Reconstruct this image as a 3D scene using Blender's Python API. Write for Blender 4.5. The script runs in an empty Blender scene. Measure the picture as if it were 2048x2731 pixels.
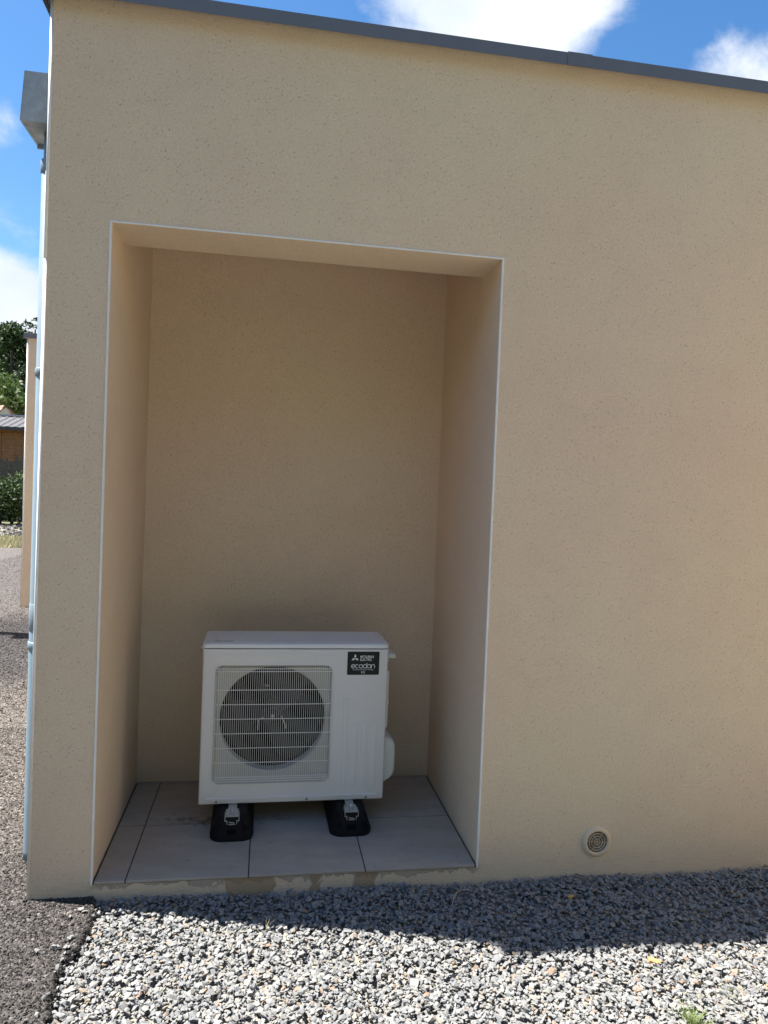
import bpy, bmesh, math, random
import numpy as np
from mathutils import Vector, Matrix
rad = math.radians
sc = bpy.context.scene

# ------------------------------------------------------------ camera
def cam_axes(yaw, pitch, roll):
    cy, sy, cp, sp, cr, sr = math.cos(yaw), math.sin(yaw), math.cos(pitch), math.sin(pitch), math.cos(roll), math.sin(roll)
    f = Vector((-sy*cp, cy*cp, sp)); r = Vector((cy, sy, 0)); u = r.cross(f)
    return r*cr+u*sr, -r*sr+u*cr, f
cam_data = bpy.data.cameras.new('camera'); cam = bpy.data.objects.new('camera', cam_data)
sc.collection.objects.link(cam); sc.camera = cam
r_, u_, f_ = cam_axes(-0.1618, -0.0252, 0.0395)
M = Matrix((r_, u_, -f_)).transposed().to_4x4()
M.translation = Vector((0.5712, -2.679, 1.4328))
cam.matrix_world = M
cam_data.sensor_fit = 'VERTICAL'; cam_data.sensor_height = 36.0
cam_data.lens = 1921.3/2731*36.0
cam_data.clip_start = 0.05; cam_data.clip_end = 3000

# ------------------------------------------------------------ sky and sun
SUN = Vector((-0.52, 0.13, 1.0)).normalized()
ELEV = math.asin(SUN.z); 
world = bpy.data.worlds.new('World'); sc.world = world; world.use_nodes = True
wn, wl = world.node_tree.nodes, world.node_tree.links
wn.clear()
def N(nodes, t, **k):
    n = nodes.new(t)
    for a, b in k.items(): setattr(n, a, b)
    return n
out = N(wn, 'ShaderNodeOutputWorld'); bg = N(wn, 'ShaderNodeBackground'); bg.inputs[1].default_value = 0.071
sky = N(wn, 'ShaderNodeTexSky', sky_type='NISHITA', sun_disc=False, sun_elevation=ELEV,
        sun_rotation=math.atan2(SUN.x, SUN.y), altitude=300, air_density=1.0, dust_density=0.4, ozone_density=1.6)
tc = N(wn, 'ShaderNodeTexCoord')
n1 = N(wn, 'ShaderNodeTexNoise'); n1.inputs['Scale'].default_value = 2.6; n1.inputs['Detail'].default_value = 9
n1.inputs['Roughness'].default_value = 0.62; n1.inputs['Distortion'].default_value = 0.25
mp = N(wn, 'ShaderNodeMapping'); mp.inputs['Scale'].default_value = (1, 1, 1.5)
wl.new(tc.outputs['Generated'], mp.inputs[0]); wl.new(mp.outputs[0], n1.inputs['Vector'])
# cloud banks: soft lobes round given sky directions, broken up by the noise
def lobe(d, rad_in, rad_out, amp):
    d = Vector(d).normalized()
    dp = N(wn, 'ShaderNodeVectorMath', operation='DISTANCE'); dp.inputs[1].default_value = d
    wl.new(tc.outputs['Generated'], dp.inputs[0])
    mr = N(wn, 'ShaderNodeMapRange', interpolation_type='SMOOTHSTEP')
    mr.inputs[1].default_value = rad_in; mr.inputs[2].default_value = rad_out
    mr.inputs[3].default_value = amp; mr.inputs[4].default_value = 0
    wl.new(dp.outputs['Value'], mr.inputs[0]); return mr.outputs[0]
def sky_dir(px, py):
    return r_*((px-1024)/1921.3)+u_*((1365.5-py)/1921.3)+f_
lobes = [lobe(sky_dir(1320, -70), 0.06, 0.23, .30), lobe(sky_dir(2040, 400), 0.05, 0.19, .33),
         lobe(sky_dir(0, 860), 0.03, 0.13, .36), lobe(sky_dir(200, 1080), .08, .2, .34), lobe(sky_dir(40, 560), .0, .11, .16), lobe(sky_dir(-40, 310), .0, .08, .2),
         lobe(sky_dir(-1300, 500), .1, .4, .3), lobe(sky_dir(1500, -900), .1, .4, .2), lobe(sky_dir(3600, 300), .2, .5, .25),
         lobe((-.3, -1, .5), .2, .5, .2)]
acc = lobes[0]
for l in lobes[1:]:
    m = N(wn, 'ShaderNodeMath', operation='MAXIMUM'); wl.new(acc, m.inputs[0]); wl.new(l, m.inputs[1]); acc = m.outputs[0]
ad = N(wn, 'ShaderNodeMath', operation='ADD'); wl.new(acc, ad.inputs[0]); wl.new(n1.outputs['Fac'], ad.inputs[1])
cr_ = N(wn, 'ShaderNodeMapRange', interpolation_type='SMOOTHSTEP'); cr_.inputs[1].default_value = .61; cr_.inputs[2].default_value = .80
wl.new(ad.outputs[0], cr_.inputs[0])
n2 = N(wn, 'ShaderNodeTexNoise'); n2.inputs['Scale'].default_value = 5; n2.inputs['Detail'].default_value = 6
wl.new(mp.outputs[0], n2.inputs['Vector'])
cc = N(wn, 'ShaderNodeValToRGB'); cc.color_ramp.elements[0].position = .36; cc.color_ramp.elements[1].position = .62
cc.color_ramp.elements[0].color = (3.5, 3.9, 4.5, 1); cc.color_ramp.elements[1].color = (4.6, 4.75, 4.95, 1)
wl.new(n2.outputs['Fac'], cc.inputs[0])
mx = N(wn, 'ShaderNodeMix', data_type='RGBA')
wl.new(cr_.outputs[0], mx.inputs[0]); hs = N(wn, 'ShaderNodeHueSaturation'); hs.inputs['Saturation'].default_value = 1.27; hs.inputs['Value'].default_value = .88; wl.new(sky.outputs[0], hs.inputs['Color']); wl.new(hs.outputs[0], mx.inputs[6]); wl.new(cc.outputs[0], mx.inputs[7])
wl.new(mx.outputs[2], bg.inputs[0]); wl.new(bg.outputs[0], out.inputs[0])
sun_d = bpy.data.lights.new('sun', 'SUN'); sun_d.energy = 5.0; sun_d.angle = rad(0.55); sun_d.color = (1.0, 0.94, 0.85)
sun = bpy.data.objects.new('sun', sun_d); sc.collection.objects.link(sun)
sun.rotation_euler = (-SUN).to_track_quat('-Z', 'Y').to_euler(); sun.location = (-6, 3, 14)
sc.view_settings.view_transform = 'Standard'; sc.view_settings.look = 'None'
sc.view_settings.exposure = 1.77; sc.view_settings.gamma = 1.0
sc.cycles.max_bounces = 10; sc.cycles.diffuse_bounces = 7; sc.cycles.glossy_bounces = 4

# ------------------------------------------------------------ mesh helpers
class MB:
    def __init__(s): s.v = []; s.f = []; s.m = []; s.sm = []
    def add(s, vs, fs, mi=0, sm=False):
        o = len(s.v); s.v += [tuple(x) for x in vs]
        for f in fs: s.f.append([i+o for i in f]); s.m.append(mi); s.sm.append(sm)
    def box(s, x0, x1, y0, y1, z0, z1, mi=0):
        v = [(x, y, z) for x in (x0, x1) for y in (y0, y1) for z in (z0, z1)]
        s.add(v, [(0, 1, 3, 2), (4, 6, 7, 5), (0, 4, 5, 1), (2, 3, 7, 6), (0, 2, 6, 4), (1, 5, 7, 3)], mi)
    def loft(s, loops, cap0=True, cap1=True, mi=0, sm=False, closed=True):
        n = len(loops[0]); vs = [p for l in loops for p in l]; fs = []
        for k in range(len(loops)-1):
            for i in range(n if closed else n-1):
                j = (i+1) % n; fs.append((k*n+i, k*n+j, (k+1)*n+j, (k+1)*n+i))
        s.add(vs, fs, mi, sm)
        if cap0: s.add(loops[0], [tuple(range(n))[::-1]], mi)
        if cap1: s.add(loops[-1], [tuple(range(n))], mi)
    def tube(s, pts, r, n=6, mi=0, cap=True, sm=True):
        pts = [Vector(p) for p in pts]; loops = []
        rr = r if isinstance(r, (list, tuple)) else [r]*len(pts)
        prev = None
        for i, p in enumerate(pts):
            d = (pts[min(i+1, len(pts)-1)]-pts[max(i-1, 0)]).normalized()
            a = prev if prev is not None else (Vector((0, 0, 1)) if abs(d.z) < .9 else Vector((1, 0, 0)))
            x = (a-d*a.dot(d)).normalized(); y = d.cross(x); prev = x
            loops.append([p+(x*math.cos(t)+y*math.sin(t))*rr[i] for t in [2*math.pi*k/n for k in range(n)]])
        s.loft(loops, cap, cap, mi, sm)
    def build(s, name, mats, parent=None, bevel=0, seg=2):
        me = bpy.data.meshes.new(name); me.from_pydata(s.v, [], s.f)
        if not isinstance(mats, (list, tuple)): mats = [mats]
        for m in mats: me.materials.append(m)
        me.polygons.foreach_set('material_index', s.m); me.polygons.foreach_set('use_smooth', s.sm)
        bm = bmesh.new(); bm.from_mesh(me); bmesh.ops.remove_doubles(bm, verts=bm.verts, dist=1e-6)
        bmesh.ops.recalc_face_normals(bm, faces=bm.faces); bm.to_mesh(me); bm.free(); me.update()
        o = bpy.data.objects.new(name, me); sc.collection.objects.link(o)
        if parent: o.parent = parent
        if bevel:
            b = o.modifiers.new('bevel', 'BEVEL'); b.width = bevel; b.segments = seg; b.limit_method = 'ANGLE'; b.angle_limit = rad(40)
        return o
def tag(o, label=None, cat=None, group=None, kind=None):
    if label: o['label'] = label
    if cat: o['category'] = cat
    if group: o['group'] = group
    if kind: o['kind'] = kind
    return o
def empty(name, loc, rz=0, sc_=1):
    o = bpy.data.objects.new(name, None); sc.collection.objects.link(o); o.location = loc; o.rotation_euler = (0, 0, rz)
    o.scale = (sc_,)*3; o.empty_display_size = .1; return o
def rrect(x0, x1, z0, z1, r, k=6):
    pts = []
    for cx, cz, a0 in ((x1-r, z1-r, 0), (x0+r, z1-r, 90), (x0+r, z0+r, 180), (x1-r, z0+r, 270)):
        for i in range(k+1):
            a = rad(a0+90*i/k); pts.append((cx+r*math.cos(a), cz+r*math.sin(a)))
    return pts
def npmesh(name, V, F, mats, mi=None, attr=None, smooth=False, parent=None):
    me = bpy.data.meshes.new(name); nv, nf = len(V), len(F); k = F.shape[1]
    me.vertices.add(nv); me.vertices.foreach_set('co', V.astype(np.float32).ravel())
    me.loops.add(nf*k); me.loops.foreach_set('vertex_index', F.astype(np.int32).ravel())
    me.polygons.add(nf); me.polygons.foreach_set('loop_start', np.arange(0, nf*k, k, dtype=np.int32))
    me.polygons.foreach_set('loop_total', np.full(nf, k, dtype=np.int32))
    if mi is not None: me.polygons.foreach_set('material_index', mi.astype(np.int32))
    me.polygons.foreach_set('use_smooth', np.full(nf, smooth))
    for m in (mats if isinstance(mats, (list, tuple)) else [mats]): me.materials.append(m)
    if attr is not None:
        a = me.attributes.new('rnd', 'FLOAT', 'POINT'); a.data.foreach_set('value', attr.astype(np.float32))
    me.update(calc_edges=True); me.validate()
    o = bpy.data.objects.new(name, me); sc.collection.objects.link(o)
    if parent: o.parent = parent
    return o

# ------------------------------------------------------------ materials
def mat(name, col=(.5, .5, .5), rough=.6, metal=0, spec=.5):
    m = bpy.data.materials.new(name); m.use_nodes = True; b = m.node_tree.nodes['Principled BSDF']
    b.inputs['Base Color'].default_value = (*col, 1); b.inputs['Roughness'].default_value = rough
    b.inputs['Metallic'].default_value = metal; b.inputs['Specular IOR Level'].default_value = spec
    return m, m.node_tree.nodes, m.node_tree.links, b
def coord(n, l, scale=(1, 1, 1), world_=False):
    t = N(n, 'ShaderNodeTexCoord'); mp = N(n, 'ShaderNodeMapping'); mp.inputs['Scale'].default_value = scale
    if world_:
        g = N(n, 'ShaderNodeNewGeometry'); l.new(g.outputs['Position'], mp.inputs[0])
    else: l.new(t.outputs['Object'], mp.inputs[0])
    return mp.outputs[0]
def noise(n, l, vec, scale, detail=4, rough=.55, dist=0):
    t = N(n, 'ShaderNodeTexNoise'); t.inputs['Scale'].default_value = scale; t.inputs['Detail'].default_value = detail
    t.inputs['Roughness'].default_value = rough; t.inputs['Distortion'].default_value = dist; l.new(vec, t.inputs['Vector']); return t.outputs['Fac']
def rng(n, l, v, a, b, c=0, d=1, smooth=False):
    t = N(n, 'ShaderNodeMapRange'); 
    if smooth: t.interpolation_type = 'SMOOTHSTEP'
    for i, x in enumerate((a, b, c, d)): t.inputs[i+1].default_value = x
    l.new(v, t.inputs[0]); return t.outputs[0]
def ramp(n, l, v, stops):
    t = N(n, 'ShaderNodeValToRGB'); e = t.color_ramp.elements
    while len(e) < len(stops): e.new(.5)
    for i, (p, c) in enumerate(stops): e[i].position = p; e[i].color = (*c, 1)
    l.new(v, t.inputs[0]); return t.outputs[0]
def mix(n, l, f, a, b, bt='MIX'):
    t = N(n, 'ShaderNodeMix', data_type='RGBA', blend_type=bt)
    for i, x in ((0, f), (6, a), (7, b)):
        if isinstance(x, (int, float)): t.inputs[i].default_value = x
        elif isinstance(x, tuple): t.inputs[i].default_value = (*x, 1)
        else: l.new(x, t.inputs[i])
    return t.outputs[2]
def math_(n, l, op, a, b=0):
    t = N(n, 'ShaderNodeMath', operation=op)
    for i, x in ((0, a), (1, b)):
        if isinstance(x, (int, float)): t.inputs[i].default_value = x
        else: l.new(x, t.inputs[i])
    return t.outputs[0]
def bump(n, l, h, dist, strength=1, prev=None):
    t = N(n, 'ShaderNodeBump'); t.inputs['Distance'].default_value = dist; t.inputs['Strength'].default_value = strength
    l.new(h, t.inputs['Height'])
    if prev: l.new(prev, t.inputs['Normal'])
    return t.outputs[0]
def voro(n, l, vec, scale, feat='F1', rand=1, metric='EUCLIDEAN'):
    t = N(n, 'ShaderNodeTexVoronoi', feature=feat, distance=metric); t.inputs['Scale'].default_value = scale; t.inputs['Randomness'].default_value = rand
    l.new(vec, t.inputs['Vector']); return t

def render_mat(name, col, plinth=False, amp=1.0):
    """scratched mineral render: rubbed grain with small pits"""
    m, n, l, b = mat(name, col, .92, spec=.25)
    v = coord(n, l, world_=True)
    big = noise(n, l, v, .9, 3); fine = noise(n, l, v, 260, 3, .6)
    c = mix(n, l, rng(n, l, big, .35, .65), (col[0]*.985, col[1]*.955, col[2]*.955), (min(1, col[0]*1.0), min(1, col[1]*1.03), min(1, col[2]*1.0)))
    c = mix(n, l, rng(n, l, noise(n, l, v, 5.5, 5, .6), .42, .72, 0, .5), c, mix(n, l, 1.0, c, (.93, .93, .92), 'MULTIPLY'))
    grain = noise(n, l, v, 140, 3, .7, .5)
    vd = N(n, 'ShaderNodeVectorMath', operation='MULTIPLY_ADD'); vd.inputs[1].default_value = (.006, .006, .006); nv = N(n, 'ShaderNodeTexNoise'); nv.inputs['Scale'].default_value = 180; l.new(v, nv.inputs['Vector']); l.new(nv.outputs['Color'], vd.inputs[0]); l.new(v, vd.inputs[2]); pitv = voro(n, l, vd.outputs[0], 95); pr = N(n, 'ShaderNodeSeparateColor'); l.new(pitv.outputs['Color'], pr.inputs[0])
    size = rng(n, l, pr.outputs[0], .0, 1, .0, .20)                 # most cells have no pit
    pit = rng(n, l, math_(n, l, 'SUBTRACT', pitv.outputs['Distance'], size), -.06, .05, 0, 1, True)
    c = mix(n, l, rng(n, l, grain, .38, .60, 0, 1), mix(n, l, 1.0, c, (.895, .89, .88), 'MULTIPLY'), c)
    c = mix(n, l, pit, mix(n, l, 1.0, c, (.88, .86, .84), 'MULTIPLY'), c)  # shade inside the pits also painted into the colour
    if plinth:
        sp = N(n, 'ShaderNodeSeparateXYZ'); g = N(n, 'ShaderNodeNewGeometry'); l.new(g.outputs['Position'], sp.inputs[0])
        vs = coord(n, l, (1.2, 1, 30), world_=True); st = noise(n, l, vs, 9, 4)
        low = rng(n, l, sp.outputs['Z'], -.03, .12, 1, 0, True)
        c = mix(n, l, math_(n, l, 'MULTIPLY', low, rng(n, l, st, .4, .65, .1, .55)), c, (.50, .45, .37))
        # mortar smear under the tile edge and two brown repair patches
        w = noise(n, l, coord(n, l, (1, 1, 1), world_=True), 14, 5, .6)
        fx = math_(n, l, 'MULTIPLY', rng(n, l, sp.outputs['X'], -.02, .02), rng(n, l, sp.outputs['X'], 1.42, 1.45, 1, 0))
        smear = math_(n, l, 'LESS_THAN', math_(n, l, 'MULTIPLY', math_(n, l, 'SUBTRACT', w, .33), -.13), sp.outputs['Z'])
        smear = math_(n, l, 'MULTIPLY', math_(n, l, 'MULTIPLY', smear, rng(n, l, sp.outputs['Z'], .0, .003, 1, 0)), fx)
        c = mix(n, l, math_(n, l, 'MULTIPLY', smear, .65), c, mix(n, l, rng(n, l, w, .35, .6), (.17, .15, .125), (.30, .27, .23)))
        for cx, hw in ((.555, .085), (.995, .042), (.80, .02)):
            dx = math_(n, l, 'ABSOLUTE', math_(n, l, 'SUBTRACT', sp.outputs['X'], cx))
            dx = math_(n, l, 'ADD', dx, math_(n, l, 'MULTIPLY', math_(n, l, 'SUBTRACT', w, .5), .09))
            k = math_(n, l, 'MULTIPLY', rng(n, l, dx, hw, hw+.006, 1, 0), rng(n, l, sp.outputs['Z'], -.012, -.006, 1, 0))
            c = mix(n, l, math_(n, l, 'MULTIPLY', k, .7), c, (.30, .21, .12))
    l.new(c, b.inputs['Base Color'])
    h = math_(n, l, 'ADD', math_(n, l, 'MULTIPLY', grain, .6), math_(n, l, 'MULTIPLY', pit, .8))
    l.new(bump(n, l, h, .0042*amp, 1), b.inputs['Normal'])
    return m
WALLC = (.755, .613, .462)
M_wall = render_mat('mineral_render', WALLC, True)
M_wall2 = render_mat('far_render', (.76, .62, .47), False, .6)

def simple(name, col, rough, metal=0, nscale=30, var=.06, bmp=0, spec=.5):
    m, n, l, b = mat(name, col, rough, metal, spec)
    v = coord(n, l); f = noise(n, l, v, nscale, 5)
    c = mix(n, l, rng(n, l, f, .3, .7), tuple(x*(1-var) for x in col), tuple(min(1, x*(1+var)) for x in col))
    l.new(c, b.inputs['Base Color'])
    l.new(rng(n, l, f, .3, .7, rough*.9, min(1, rough*1.1)), b.inputs['Roughness'])
    if bmp: l.new(bump(n, l, f, bmp), b.inputs['Normal'])
    return m
M_bead = simple('white_pvc_bead', (.80, .80, .79), .45, nscale=12, var=.07)
M_coping = simple('grey_lacquered_aluminium', (.135, .15, .18), .42, 0, 6, .05)
M_zinc = simple('galvanised_zinc', (.26, .32, .37), .42, .55, 22, .22, .0004)
M_pipe = simple('pale_grey_pipe', (.15, .215, .27), .55, 0, 9, .07)
M_case = simple('white_painted_steel', (.72, .70, .67), .38, 0, 5, .02)
M_caseside = simple('cream_plastic', (.72, .73, .69), .45, 0, 5, .03)
M_lid = simple('white_lid', (.76, .77, .775), .35, 0, 8, .03)
M_wire = simple('white_coated_wire', (.84, .82, .76), .4, 0, 5, .03)
M_dark = simple('dark_interior', (.004, .004, .004), .8, spec=.1)
M_fan = simple('dark_grey_fan', (.010, .010, .011), .5)
M_steel = simple('zinc_plated_steel', (.55, .56, .56), .33, .85, 60, .2)
M_screw = simple('screw_steel', (.35, .36, .38), .35, .8)
M_rubber = simple('black_rubber', (.006, .006, .008), .7, 0, 90, .3, .0008, spec=.2)
M_plate = simple('black_label', (.014, .017, .017), .5, spec=.25)
M_print = simple('silver_print', (.78, .78, .76), .5)
M_printr = simple('silver_pink_print', (.62, .56, .54), .5)
M_stick = simple('grey_print', (.12, .12, .13), .5)
M_ventp = simple('beige_plastic', (.66, .54, .39), .5, 0, 20, .03)

m, n, l, b = mat('vent_mesh', (.1, .09, .07), .8)
v = coord(n, l, (1, 1, 1)); vo = voro(n, l, v, 520, rand=.2)
l.new(ramp(n, l, vo.outputs['Distance'], [(.25, (.015, .013, .011)), (.55, (.22, .19, .145))]), b.inputs['Base Color']); M_ventmesh = m

# tiles: one material, stained; grout is geometry
m, n, l, b = mat('grey_porcelain_tile', (.25, .23, .215), .42)
v = coord(n, l, world_=True)
f1 = noise(n, l, coord(n, l, (1, 2.2, 1), world_=True), 5, 6, .6); f2 = noise(n, l, v, 26, 5, .7)
c = ramp(n, l, f1, [(.3, (.32, .285, .245)), (.7, (.405, .368, .32))])
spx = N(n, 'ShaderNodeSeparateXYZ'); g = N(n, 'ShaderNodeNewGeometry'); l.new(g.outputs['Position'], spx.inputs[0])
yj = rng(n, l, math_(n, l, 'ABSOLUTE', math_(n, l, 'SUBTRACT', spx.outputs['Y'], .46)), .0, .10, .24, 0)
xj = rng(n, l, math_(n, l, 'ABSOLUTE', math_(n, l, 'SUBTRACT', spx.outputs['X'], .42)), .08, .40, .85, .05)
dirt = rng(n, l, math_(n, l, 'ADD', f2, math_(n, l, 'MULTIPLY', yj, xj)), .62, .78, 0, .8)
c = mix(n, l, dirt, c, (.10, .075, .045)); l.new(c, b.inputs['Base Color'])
l.new(rng(n, l, f2, .3, .7, .45, .6), b.inputs['Roughness']); l.new(bump(n, l, f2, .0006), b.inputs['Normal']); M_tile = m
M_grout = simple('dark_grout', (.075, .065, .058), .9)
M_mortar = simple('tile_mortar', (.20, .175, .145), .9, 0, 60, .3, .002)

def stone_mat(name, stops, rough=.8, tint=None):
    m, n, l, b = mat(name, (.3, .3, .3), rough, spec=.35)
    a = N(n, 'ShaderNodeAttribute', attribute_name='rnd'); c = ramp(n, l, a.outputs['Fac'], stops)
    v = coord(n, l, world_=True); f = noise(n, l, v, 170, 4, .65)
    c = mix(n, l, rng(n, l, f, .3, .72, 0, 1), mix(n, l, 1.0, c, (.72, .72, .72), 'MULTIPLY'), c)
    if tint: c = tint(n, l, c, v)
    l.new(c, b.inputs['Base Color']); l.new(bump(n, l, f, .0016), b.inputs['Normal']); return m
M_gravel = stone_mat('crushed_gravel', [(0, (0.164, 0.171, 0.181)), (.14, (0.194, 0.202, 0.213)), (.34, (0.225, 0.231, 0.234)), (.52, (0.244, 0.249, 0.253)), (.64, (0.266, 0.267, 0.265)),
    (.74, (0.201, 0.216, 0.228)), (.82, (0.279, 0.281, 0.274)), (.88, (0.251, 0.232, 0.203)), (.92, (0.293, 0.290, 0.283)), (.950, (0.196, 0.224, 0.228)), (.97, (0.268, 0.232, 0.184)), (.99, (0.265, 0.188, 0.135)), (1, (0.255, 0.184, 0.137))])
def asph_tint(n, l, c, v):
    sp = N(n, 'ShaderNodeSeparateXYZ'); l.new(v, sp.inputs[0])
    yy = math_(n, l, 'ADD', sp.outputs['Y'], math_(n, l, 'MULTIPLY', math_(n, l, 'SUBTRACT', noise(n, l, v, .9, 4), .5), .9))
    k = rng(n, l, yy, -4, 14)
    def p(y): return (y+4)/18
    t = ramp(n, l, k, [(p(-.3), (.30, .298, .298)), (p(.25), (.38, .375, .368)), (p(.9), (.48, .466, .452)), (p(2.7), (.53, .51, .49)), (p(3.2), (.22, .22, .24)), (p(4.9), (.19, .19, .21)), (p(5.9), (.38, .36, .35)), (p(14), (.50, .47, .455))])  # grazing-sun brightness of the mid stretch put into colour; fresh patch is darker
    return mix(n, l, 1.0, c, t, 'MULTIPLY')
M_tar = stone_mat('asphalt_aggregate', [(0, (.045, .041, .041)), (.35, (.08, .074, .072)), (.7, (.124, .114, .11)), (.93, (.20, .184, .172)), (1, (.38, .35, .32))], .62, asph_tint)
m, n, l, b = mat('asphalt_surface', (.1, .1, .1), .8)
v = coord(n, l, world_=True); vo = voro(n, l, v, 95); vo2 = noise(n, l, v, 1.1, 5)
sepc = N(n, 'ShaderNodeSeparateColor'); l.new(vo.outputs['Color'], sepc.inputs[0])
c = ramp(n, l, sepc.outputs[0], [(0, (.10, .09, .086)), (.6, (.17, .154, .144)), (.9, (.26, .235, .22)), (1, (.42, .39, .37))])
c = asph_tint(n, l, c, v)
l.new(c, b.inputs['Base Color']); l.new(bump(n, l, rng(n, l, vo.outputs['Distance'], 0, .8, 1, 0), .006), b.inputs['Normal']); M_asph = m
M_bed = simple('gravel_bed', (.22, .205, .175), .95, 0, 60, .4, .01)

m, n, l, b = mat('earth', (.2, .17, .12), .95)
v = coord(n, l, world_=True); f1 = noise(n, l, v, .35, 6); f2 = noise(n, l, v, 9, 5, .7)
c = ramp(n, l, f1, [(.35, (.23, .20, .145)), (.5, (.16, .165, .08)), (.65, (.09, .12, .04))])
c = mix(n, l, rng(n, l, f2, .3, .7), mix(n, l, 1.0, c, (.6, .6, .6), 'MULTIPLY'), c); l.new(c, b.inputs['Base Color'])
l.new(bump(n, l, f2, .06), b.inputs['Normal']); M_earth = m

def leaf_mat(name, c0, c1, tr=.25):
    m, n, l, b = mat(name, c0, .6, spec=.3)
    a = N(n, 'ShaderNodeAttribute', attribute_name='rnd')
    c = ramp(n, l, a.outputs['Fac'], [(0, c0), (1, c1)]); l.new(c, b.inputs['Base Color'])
    t = N(n, 'ShaderNodeBsdfTranslucent'); l.new(c, t.inputs[0]); ms = N(n, 'ShaderNodeMixShader'); ms.inputs[0].default_value = tr
    o = n['Material Output']; l.new(b.outputs[0], ms.inputs[1]); l.new(t.outputs[0], ms.inputs[2]); l.new(ms.outputs[0], o.inputs[0]); return m
M_leafd = leaf_mat('dark_foliage', (.012, .024, .010), (.04, .065, .022))
M_leafm = leaf_mat('mid_foliage', (.018, .038, .011), (.055, .095, .028))
M_leafl = leaf_mat('light_foliage', (.04, .075, .018), (.11, .17, .045))
M_grass = leaf_mat('grass_blades', (.08, .13, .03), (.24, .32, .09), .35)
M_dry = leaf_mat('dry_grass', (.26, .24, .12), (.50, .46, .28), .3)
M_bark = simple('bark', (.09, .07, .05), .9, 0, 20, .4, .02)
M_orange = simple('orange_terracotta', (.55, .27, .11), .85, 0, 130, .3, .0015)
M_straw = simple('dry_straw', (.36, .33, .26), .7)

# ------------------------------------------------------------ ground
TZ = -0.049          # level of the ground at the wall foot, tile top is z = 0
mb = MB(); mb.add([(-300, -150, -.125), (300, -150, -.125), (300, 350, -.125), (-300, 350, -.125)], [(0, 1, 2, 3)])
tag(mb.build('ground', M_earth), kind='structure')
mb = MB(); mb.add([(0.0, -9, -.088), (9.5, -9, -.088), (9.5, .0, -.088), (0.0, .0, -.088)], [(0, 1, 2, 3)])
tag(mb.build('gravel_ground', M_bed), kind='structure')

rs = np.random.RandomState(5)
def stone_variants(count, flat, npts, seed):
    r = np.random.RandomState(seed); res = []
    for k in range(count):
        pts = r.uniform(-1, 1, (npts, 3)); pts /= (np.abs(pts)**3).sum(1)[:, None]**(1/3)
        pts *= r.uniform(.8, 1.0, (npts, 1)); pts *= (1, r.uniform(.6, .9), r.uniform(*flat))
        bm = bmesh.new()
        for p in pts: bm.verts.new(p)
        h = bmesh.ops.convex_hull(bm, input=bm.verts)
        bmesh.ops.delete(bm, geom=[v for v in bm.verts if not v.link_faces], context='VERTS')
        bmesh.ops.triangulate(bm, faces=bm.faces); bmesh.ops.recalc_face_normals(bm, faces=bm.faces)
        bm.verts.index_update()
        res.append((np.array([v.co[:] for v in bm.verts]), np.array([[v.index for v in f.verts] for f in bm.faces]))); bm.free()
    return res
def rotm(a, tx, ty):
    ca, sa, cx, sx, cy, sy = np.cos(a), np.sin(a), np.cos(tx), np.sin(tx), np.cos(ty), np.sin(ty); z = np.zeros_like(a); o = z+1
    Rz = np.stack([ca, -sa, z, sa, ca, z, z, z, o], -1).reshape(-1, 3, 3)
    Rx = np.stack([o, z, z, z, cx, -sx, z, sx, cx], -1).reshape(-1, 3, 3)
    Ry = np.stack([cy, z, sy, z, o, z, -sy, z, cy], -1).reshape(-1, 3, 3)
    return Rz @ Rx @ Ry
def scatter(P, S, variants, tilt, r):
    n = len(P); var = r.randint(0, len(variants), n); R_ = rotm(r.uniform(0, 6.28, n), r.normal(0, tilt, n), r.normal(0, tilt, n))
    rnd = r.uniform(0, 1, n); Vs, Fs, As, off = [], [], [], 0
    for k, (v, f) in enumerate(variants):
        idx = np.where(var == k)[0]
        if not len(idx): continue
        vv = np.einsum('nij,vj->nvi', R_[idx], v)*S[idx][:, None, None]+P[idx][:, None, :]
        ff = f[None]+(np.arange(len(idx))*len(v))[:, None, None]+off
        Vs.append(vv.reshape(-1, 3)); Fs.append(ff.reshape(-1, 3)); As.append(np.repeat(rnd[idx], len(v))); off += len(idx)*len(v)
    return np.concatenate(Vs), np.concatenate(Fs), np.concatenate(As)
def edge_x(y):
    base = np.interp(-np.asarray(y), [0, .12, .27, .36, .46, .62, .85, 2, 9], [.0, .026, .024, -.008, -.002, .014, .04, .0, .05])
    return base+.004*np.sin(y*61)+.003*np.sin(y*127+1)
def gpts(x0, x1, y0, y1, dens, r):
    n = int((x1-x0)*(y1-y0)*dens); return np.stack([r.uniform(x0, x1, n), r.uniform(y0, y1, n)], 1)
SV = stone_variants(36, (.28, .62), 11, 3)
parts = []
for (x0, x1, y0, y1, d1, big) in ((0, 2.9, -1.15, 0, 12000, 1), (2.9, 5.6, -1.6, 0, 5200, 1.25), (0, 2.9, -1.9, -1.15, 5200, 1.3), (0, 5.6, -3.6, -1.9, 1800, 2.0)):
    p = gpts(x0, x1, y0, y1, d1, rs)
    nlow = int(len(p)*.45); zl = np.where(np.arange(len(p)) < nlow, -.082, -.066)+rs.normal(0, .0035, len(p))
    s = np.clip(rs.lognormal(math.log(.0089), .30, len(p)), .0045, .0195)*big
    keep = (p[:, 0] > edge_x(p[:, 1])+.004) & (p[:, 1] < -s*.85)
    und = .006*np.sin(p[:, 0]*3.1+1)*np.sin(p[:, 1]*4)+.004*np.sin(p[:, 0]*7.7)
    P = np.column_stack([p, zl+und])[keep]; parts.append((P, s[keep]))
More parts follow.
